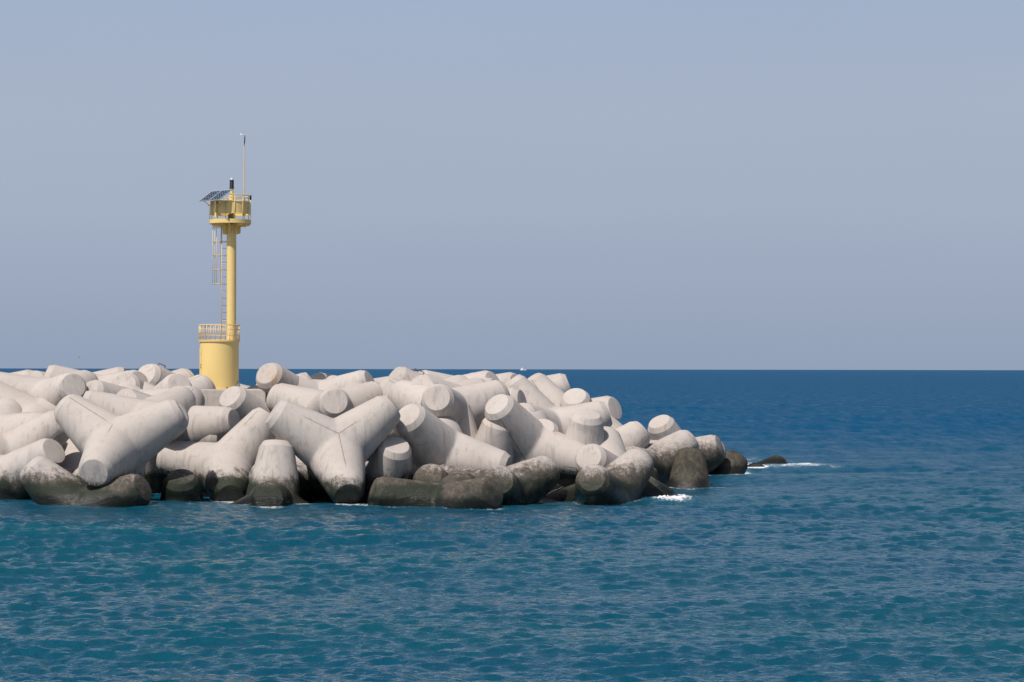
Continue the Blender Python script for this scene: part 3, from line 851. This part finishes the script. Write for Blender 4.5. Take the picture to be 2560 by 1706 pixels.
# ---------------------------------------------------------------- ships and bird
def ship(name, px, py, d, length, label):
    s = FPX/d
    c = ((px-1280)/s, d, 0.0)
    t = empty(name, c, label, 'boat')
    h = length*.14
    bm = bmesh.new()
    st = [(-.5, .07, 1.0), (-.3, .10, .9), (.0, .11, .9), (.3, .09, 1.0), (.5, .005, 1.35)]
    rows = []
    for (u, w, k) in st:
        x = u*length
        rows.append([bm.verts.new((x*.96, -w*length*.7, -.3)), bm.verts.new((x, -w*length, h*k)), bm.verts.new((x, w*length, h*k)), bm.verts.new((x*.96, w*length*.7, -.3))])
    for A, B in zip(rows, rows[1:]):
        for j in range(4): bm.faces.new((A[j], B[j], B[(j+1) % 4], A[(j+1) % 4]))
    bm.faces.new(rows[0][::-1]); bm.faces.new(rows[-1])
    bmesh.ops.recalc_face_normals(bm, faces=bm.faces)
    obj('hull', bm, MAT_WHITE, t)
    bm = bmesh.new()
    box(bm, (-.20*length, 0, h*1.45), length*.34, length*.14, h*1.15, bevel=.2)
    box(bm, (-.16*length, 0, h*2.35), length*.18, length*.11, h*.75, bevel=.2)
    obj('cabin', bm, MAT_WHITE, t)
    bm = bmesh.new()
    tube(bm, (-.1*length, 0, h*2.7), (-.1*length, 0, h*3.6), .25, 6)
    obj('mast', bm, MAT_WHITE, t)
    bm = bmesh.new()
    tube(bm, (.25*length, 0, h*1.0), (.25*length, 0, h*1.9), .25, 6)
    obj('mast', bm, MAT_WHITE, t)
    return t
ship('fishing_boat', 1308, 921, 9500, 30, 'tiny white boat on the horizon right of the tower')

def bird():
    d = 420.0; s = FPX/d
    t = bpy.data.objects.new('bird', None)
    bm = bmesh.new()
    # body (lofted), tail and two bent wings in one surface
    secs = [(-.26, .004, .03), (-.16, .02, .022), (0, .05, .055), (.12, .045, .045), (.19, .028, .03), (.24, .026, .028), (.29, .006, .006)]
    rows = []
    for (y, rx, rz) in secs:
        rows.append([bm.verts.new((rx*math.cos(2*PI*i/8), y, rz*math.sin(2*PI*i/8))) for i in range(8)])
    for A, B in zip(rows, rows[1:]):
        for i in range(8): bm.faces.new((A[i], A[(i+1) % 8], B[(i+1) % 8], B[i]))
    bm.faces.new(rows[0][::-1]); bm.faces.new(rows[-1])
    for sgn in (-1, 1):
        st = [(.03, .10, -.08, .02), (.16, .13, -.05, -.02), (.28, .06, -.06, -.09), (.36, -.03, -.06, -.16)]
        prev = None
        for (x, yl, yt, zz) in st:
            cur = [bm.verts.new((sgn*x, yl, zz)), bm.verts.new((sgn*x, (yl+yt)/2, zz+.012)), bm.verts.new((sgn*x, yt, zz)), bm.verts.new((sgn*x, (yl+yt)/2, zz-.006))]
            if prev:
                for j in range(4): bm.faces.new((prev[j], cur[j], cur[(j+1) % 4], prev[(j+1) % 4]))
            prev = cur
        bm.faces.new(prev)
    bmesh.ops.recalc_face_normals(bm, faces=bm.faces)
    o = obj('bird', bm, MAT_BIRD, None, smooth=True)
    o.location = ((199-1280)/s, d, CAM_H - (895-923.5)/s); o.rotation_euler = (.2, 0, .7)
    tag(o, 'small dark bird flying low over the sea left of the tower', 'bird')
bird()

# ---------------------------------------------------------------- sea
FOAM = [  # x, y, angle, half length, half width, strength, height, bend
    (6.35, 78.2, .10, .95, .75, .95, .18, .45),
    (13.4, 113.5, 0., 1.5, 3.4, .74, .04, .0),
    (12.4, 107.5, 0., .9, 2.4, .80, .05, .0),
    (14.8, 104.3, .12, 2.3, 1.5, .76, .05, .0),
    (16.6, 103.8, .1, 1.6, 1.0, .52, .0, .0),
    (11.4, 100.5, 0., 1.0, 2.0, .82, .05, .0),
    (10.6, 94.8, .1, 1.9, 1.7, .70, .0, .0),
    (8.6, 95.6, .1, 1.0, 1.2, .62, .0, .0),
    (5.2, 82.0, .0, .35, .8, .85, .08, .0),
    (5.9, 85.8, .1, 1.2, 1.0, .62, .0, .0),
    (8.6, 86.0, .1, 1.3, 1.0, .60, .0, .0),
    (6.9, 93.4, .3, .35, .5, .9, .05, .0),
]

def sea():
    # polar grid round the camera foot: fine where waves can be told apart
    th_f = np.linspace(-18.5, 18.5, NCOL)
    side = np.array([22, 26, 32, 40, 50, 62, 76])
    th = np.radians(np.concatenate([-side[::-1], th_f, side]))
    r = [4., 8., 14., 20.]
    x = 24.0
    while x < 260: r.append(x); x *= RSTEP
    while x < 900: r.append(x); x *= RSTEP*1.012
    while x < 150000: r.append(x); x *= 1.10
    r = np.array(r)
    Rg, Tg = np.meshgrid(r, th, indexing='ij')
    Xg = Rg*np.sin(Tg); Yg = Rg*np.cos(Tg)
    dr = np.gradient(r)[:, None]; dt = np.full_like(Rg, np.radians(37.0/NCOL))*Rg
    side_m = (np.abs(Tg) > np.radians(18.6))
    sp = np.maximum(dr, np.where(side_m, Rg*.08, dt))
    Z = np.zeros_like(Rg); DX = np.zeros_like(Rg); DY = np.zeros_like(Rg)
    nw = 230
    lam = np.exp(rng.uniform(np.log(.24), np.log(4.5), nw))
    lam = np.concatenate([lam, np.exp(rng.uniform(np.log(6.0), np.log(16.0), 14))]); nw = len(lam)
    lam.sort()
    base = math.radians(WAVE_DIR)
    spread = np.where(lam > 6, .25, .50)
    dirs = base + rng.normal(0, 1, nw)*spread
    ph = rng.uniform(0, 2*PI, nw)
    k = 2*PI/lam
    slope = WAVE_S*np.where(lam > 6, .48, np.exp(-(np.log(lam/.50)/.95)**2))*rng.uniform(.5, 1.35, nw)
    amp = slope/k
    # gustiness: slow modulation so calm and ruffled patches alternate
    gust = .75 + .25*np.sin(Xg*.11 + 1.7*np.sin(Yg*.05)) * np.sin(Yg*.07 + 1.3 + .8*np.sin(Xg*.06))
    for i in range(nw):
        rows = np.where(lam[i] > 1.9*dr[:, 0])[0]
        if len(rows) == 0: continue
        s = slice(rows[0], rows[-1]+1)
        fade = np.clip((lam[i]/sp[s] - 1.9)/1.3, 0, 1)
        a = k[i]*(Xg[s]*math.cos(dirs[i]) + Yg[s]*math.sin(dirs[i])) + ph[i]
        A = amp[i]*fade*(gust[s] if lam[i] < 2.5 else 1.0)
        Z[s] += A*np.cos(a)
        q = .9
        DX[s] -= q*A*math.cos(dirs[i])*np.sin(a); DY[s] -= q*A*math.sin(dirs[i])*np.sin(a)
    # calmer in the lee against the blocks
    foam = np.zeros_like(Rg)
    # distance to the blocks at the waterline
    m = (Rg > 66) & (Rg < 126) & (np.abs(Tg) < np.radians(18.6))
    px, py = Xg[m], Yg[m]
    dmin = np.full(px.shape, 50.0)
    for (tip, cen) in LEGS:
        if tip[2] > 1.6 and cen[2] > 1.6: continue
        ax = tip - cen; L2 = ax.dot(ax)
        vx, vy, vz = px - cen[0], py - cen[1], -cen[2]
        t = np.clip((vx*ax[0] + vy*ax[1] + vz*ax[2])/L2, 0, 1)
        dd = np.sqrt((vx - t*ax[0])**2 + (vy - t*ax[1])**2 + (vz - t*ax[2])**2)
        dmin = np.minimum(dmin, dd - (1.03 - t*.40))
    edge = np.exp(-np.clip(dmin, 0, 9)/.30)*.62
    right = np.clip((px - 2.0)/4.0, 0, 1)
    foam_l = edge*(1.2 + .30*right)
    hh = np.zeros_like(px)
    for (cx, cy, ang, ll, ww, st, hgt, bend) in FOAM:
        ca, sa = math.cos(ang), math.sin(ang)
        u = (px-cx)*ca + (py-cy)*sa; v = -(px-cx)*sa + (py-cy)*ca
        v = v - bend*u*u
        g = np.exp(-(np.abs(u)/ll)**3 - (np.abs(v)/ww)**2)
        foam_l = np.maximum(foam_l, st*g)
        hh = np.maximum(hh, hgt*g)
    foam[m] = foam_l
    lee = np.ones_like(Rg); lee[m] = 1 - .45*np.exp(-np.clip(dmin, 0, 30)/2.5)
    Z *= lee
    hz = np.zeros_like(Rg); hz[m] = hh*(.6 + .5*rng.random(px.shape))
    Z += hz
    V = np.stack([Xg + DX, Yg + DY, Z], -1).reshape(-1, 3)
    nr, nc = Rg.shape
    idx = np.arange(nr*nc).reshape(nr, nc)
    F = np.stack([idx[:-1, :-1], idx[1:, :-1], idx[1:, 1:], idx[:-1, 1:]], -1).reshape(-1, 4)[:, ::-1]
    me = bpy.data.meshes.new('sea_water')
    me.vertices.add(len(V)); me.vertices.foreach_set('co', V.astype(np.float32).ravel())
    me.loops.add(F.size); me.loops.foreach_set('vertex_index', F.astype(np.int32).ravel())
    me.polygons.add(len(F)); me.polygons.foreach_set('loop_start', np.arange(0, F.size, 4, dtype=np.int32))
    me.polygons.foreach_set('use_smooth', np.ones(len(F), dtype=bool))
    me.update(calc_edges=True)
    at = me.attributes.new('foam', 'FLOAT', 'POINT'); at.data.foreach_set('value', foam.ravel().astype(np.float32))
    me.validate()
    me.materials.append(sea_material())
    o = link(bpy.data.objects.new('sea_water', me)); tag(o, kind='structure')
    if me.polygons[len(me.polygons)//2].normal.z < 0: me.flip_normals()

def sea_material():
    m = NT('sea_water')
    geo = m.n('ShaderNodeNewGeometry'); P = geo.outputs['Position']
    cd = m.n('ShaderNodeVectorMath', operation='LENGTH'); m.l(P, cd.inputs[0]); dist = cd.outputs['Value']
    ripA = m.noise(m.mapping(P, (1.0, 1.0, 0.0)), 3.2, 4, 0.6, .5)
    ripB = m.noise(m.mapping(P, (0.75, 1.0, 0.0), (7, 3, 0)), 0.75, 5, 0.62, .5)
    ripC = m.noise(m.mapping(P, (0.6, 1.0, 0.0), (2, 5, 0)), 0.16, 5, 0.6, .3)
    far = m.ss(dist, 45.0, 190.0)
    ripF = m.noise(m.mapping(P, (0.8, 1.0, 0.0), (4, 1, 0)), 8.5, 3, 0.6, .4)
    n1 = m.bump(ripA, 1.0, 0.075)
    n1 = m.bump(ripF, 1.0, 0.022, n1)
    def fbump(h, lo, hi, d, prev):
        nb = m.n('ShaderNodeBump'); m.l(m.ss(dist, lo, hi), nb.inputs['Strength']); nb.inputs['Distance'].default_value = d
        m.l(h, nb.inputs['Height']); m.l(prev, nb.inputs['Normal']); return nb.outputs[0]
    n2 = fbump(ripB, 70.0, 200.0, 0.55, n1)
    n3 = fbump(ripC, 160.0, 600.0, 1.8, n2)
    patch = m.noise(m.mapping(P, (0.40, 1.0, 0.0)), 0.055, 5, 0.62)
    # colour of the water body itself
    col = m.mix(m.ss(patch, 0.35, 0.65), SEA_A, SEA_B)
    sep = m.n('ShaderNodeSeparateXYZ'); m.l(P, sep.inputs[0])
    # light through thin crests put into the colour: greener with height
    col = m.mix(m.math('MULTIPLY', m.ss(sep.outputs[2], 0.08, 0.34), 0.42), col, SEA_C)
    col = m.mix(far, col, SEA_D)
    # foam
    fa = m.n('ShaderNodeAttribute', attribute_name='foam'); f = fa.outputs['Fac']
    lace = m.noise(P, 4.2, 7, 0.75, 1.6)
    lace2 = m.noise(P, 1.3, 5, 0.7, .8)
    t = m.math('ADD', f, m.math('MULTIPLY', m.math('SUBTRACT', lace, 0.5), 1.9))
    t = m.math('ADD', t, m.math('MULTIPLY', m.math('SUBTRACT', lace2, 0.5), 1.1))
    fm = m.math('MULTIPLY', m.ss(t, 0.52, 0.95), m.ss(f, 0.03, 0.2))
    wc = m.math('MULTIPLY', m.ss(m.noise(m.mapping(P, (0.5, 1.0, 0.0)), 0.30, 6, 0.74), 0.815, 0.835), m.ss(dist, 110.0, 200.0))
    fm = m.math('MAXIMUM', fm, m.math('MULTIPLY', wc, 0.7))
    col = m.mix(m.math('MULTIPLY', m.ss(f, 0.05, 0.7), 0.30), col, (0.06, 0.17, 0.22, 1))   # bubbly water round the foam
    col = m.mix(fm, col, (0.80, 0.80, 0.82, 1))
    body = m.n('ShaderNodeBsdfDiffuse'); m.l(col, body.inputs['Color']); m.l(n3, body.inputs['Normal'])
    gl = m.n('ShaderNodeBsdfGlossy'); gl.distribution = 'GGX'
    m.l(m.math('MULTIPLY_ADD', far, 0.16, 0.06), gl.inputs['Roughness']); m.l(n3, gl.inputs['Normal'])
    gl.inputs['Color'].default_value = (0.92, 0.97, 1.0, 1)
    fr = m.n('ShaderNodeFresnel'); fr.inputs['IOR'].default_value = 1.333; m.l(n3, fr.inputs['Normal'])
    # wave slopes hide one another at a distance, so the mirror share levels off
    cap = m.math('MULTIPLY_ADD', far, SEA_CAP_FAR - SEA_CAP_NEAR, SEA_CAP_NEAR)
    fac = m.math('MULTIPLY', fr.outputs[0], SEA_REFL)
    gustn = m.noise(m.mapping(P, (1.0, 0.30, 0.0), (3, 8, 0)), 0.75, 6, 0.70, .4)
    fac = m.math('MULTIPLY', m.math('MINIMUM', fac, cap), m.math('MULTIPLY_ADD', far, m.math('MULTIPLY_ADD', m.math('SUBTRACT', gustn, 0.5), 6.0, 0.0), 1.0), clamp=True)
    fac = m.math('MULTIPLY', fac, m.math('SUBTRACT', 1.0, fm))
    mix = m.n('ShaderNodeMixShader'); m.l(fac, mix.inputs[0]); m.l(body.outputs[0], mix.inputs[1]); m.l(gl.outputs[0], mix.inputs[2])
    out = m.t.nodes['Material Output']; m.l(mix.outputs[0], out.inputs['Surface'])
    m.t.nodes.remove(m.b)
    return m.m
NCOL = 920; RSTEP = 1.0026
WAVE_DIR = -80.0; WAVE_S = 0.060
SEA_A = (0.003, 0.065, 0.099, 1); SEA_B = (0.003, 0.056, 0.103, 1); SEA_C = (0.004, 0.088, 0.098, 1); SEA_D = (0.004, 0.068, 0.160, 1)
SEA_CAP_NEAR = 0.50; SEA_CAP_FAR = 0.13; SEA_REFL = 1.0
sea()

# ---------------------------------------------------------------- light
SUN_EL = math.radians(53); SUN_AZ = math.radians(34)     # azimuth: left of straight behind the camera
sv = Vector((-math.sin(SUN_AZ)*math.cos(SUN_EL), -math.cos(SUN_AZ)*math.cos(SUN_EL), math.sin(SUN_EL)))
sd = bpy.data.lights.new('sun', 'SUN'); sd.energy = 4.55; sd.angle = math.radians(0.55); sd.color = (1.0, 0.93, 0.85)
so = bpy.data.objects.new('sun', sd); link(so); so.rotation_mode = 'QUATERNION'
so.rotation_quaternion = sv.to_track_quat('Z', 'Y'); so.location = (-30, -20, 60)

w = bpy.data.worlds.new('World'); scene.world = w; w.use_nodes = True
nt = w.node_tree; N = nt.nodes; bg = N['Background']
sky = N.new('ShaderNodeTexSky'); sky.sky_type = 'NISHITA'; sky.sun_disc = False
sky.sun_elevation = SUN_EL; sky.sun_rotation = math.atan2(sv.x, sv.y) % (2*PI)
sky.dust_density = 2.5; sky.air_density = 1.0; sky.ozone_density = 1.5
tc = N.new('ShaderNodeTexCoord'); sx = N.new('ShaderNodeSeparateXYZ'); nt.links.new(tc.outputs['Generated'], sx.inputs[0])
# haze layer low over the sea
ramp = N.new('ShaderNodeValToRGB'); nt.links.new(sx.outputs[2], ramp.inputs[0])
cr = ramp.color_ramp
STR = 0.07
def lin(c): 
    return [((v/255+.055)/1.055)**2.4 if v/255 > .04045 else v/255/12.92 for v in c]
stops = [(0.0, (147, 162, 185)), (0.03, (154, 167, 189)), (0.08, (164, 176, 196)), (0.13, (166, 178, 198)), (0.19, (160, 177, 202)), (0.45, (120, 150, 200))]
while len(cr.elements) < len(stops): cr.elements.new(.5)
for e, (p, c) in zip(cr.elements, stops):
    e.position = p; e.color = (*[v for v in lin(c)], 1)
sc = N.new('ShaderNodeVectorMath'); sc.operation = 'SCALE'; sc.inputs['Scale'].default_value = 1.0/STR
nt.links.new(ramp.outputs[0], sc.inputs[0])
cl = N.new('ShaderNodeTexNoise'); cl.inputs['Scale'].default_value = 2.2; cl.inputs['Detail'].default_value = 4
mp = N.new('ShaderNodeMapping'); mp.inputs['Scale'].default_value = (1, 1, 4); nt.links.new(tc.outputs['Generated'], mp.inputs[0]); nt.links.new(mp.outputs[0], cl.inputs['Vector'])
mr = N.new('ShaderNodeMapRange'); nt.links.new(cl.outputs[0], mr.inputs[0]); mr.inputs[3].default_value = .955; mr.inputs[4].default_value = 1.045
sc2 = N.new('ShaderNodeVectorMath'); sc2.operation = 'SCALE'; nt.links.new(sc.outputs[0], sc2.inputs[0]); nt.links.new(mr.outputs[0], sc2.inputs['Scale'])
fz = N.new('ShaderNodeMapRange'); fz.interpolation_type = 'SMOOTHSTEP'; nt.links.new(sx.outputs[2], fz.inputs[0])
fz.inputs[1].default_value = .19; fz.inputs[2].default_value = .42; fz.inputs[3].default_value = 1; fz.inputs[4].default_value = 0
mx = N.new('ShaderNodeMix'); mx.data_type = 'RGBA'
nt.links.new(fz.outputs[0], mx.inputs[0]); nt.links.new(sky.outputs[0], mx.inputs[6]); nt.links.new(sc2.outputs[0], mx.inputs[7])
nt.links.new(mx.outputs[2], bg.inputs[0]); bg.inputs[1].default_value = STR

scene.view_settings.view_transform = 'Standard'; scene.view_settings.look = 'None'
scene.view_settings.exposure = 0.0; scene.view_settings.gamma = 1.0
scene.cycles.max_bounces = 6; scene.cycles.diffuse_bounces = 3; scene.cycles.glossy_bounces = 3
scene.cycles.use_denoising = True
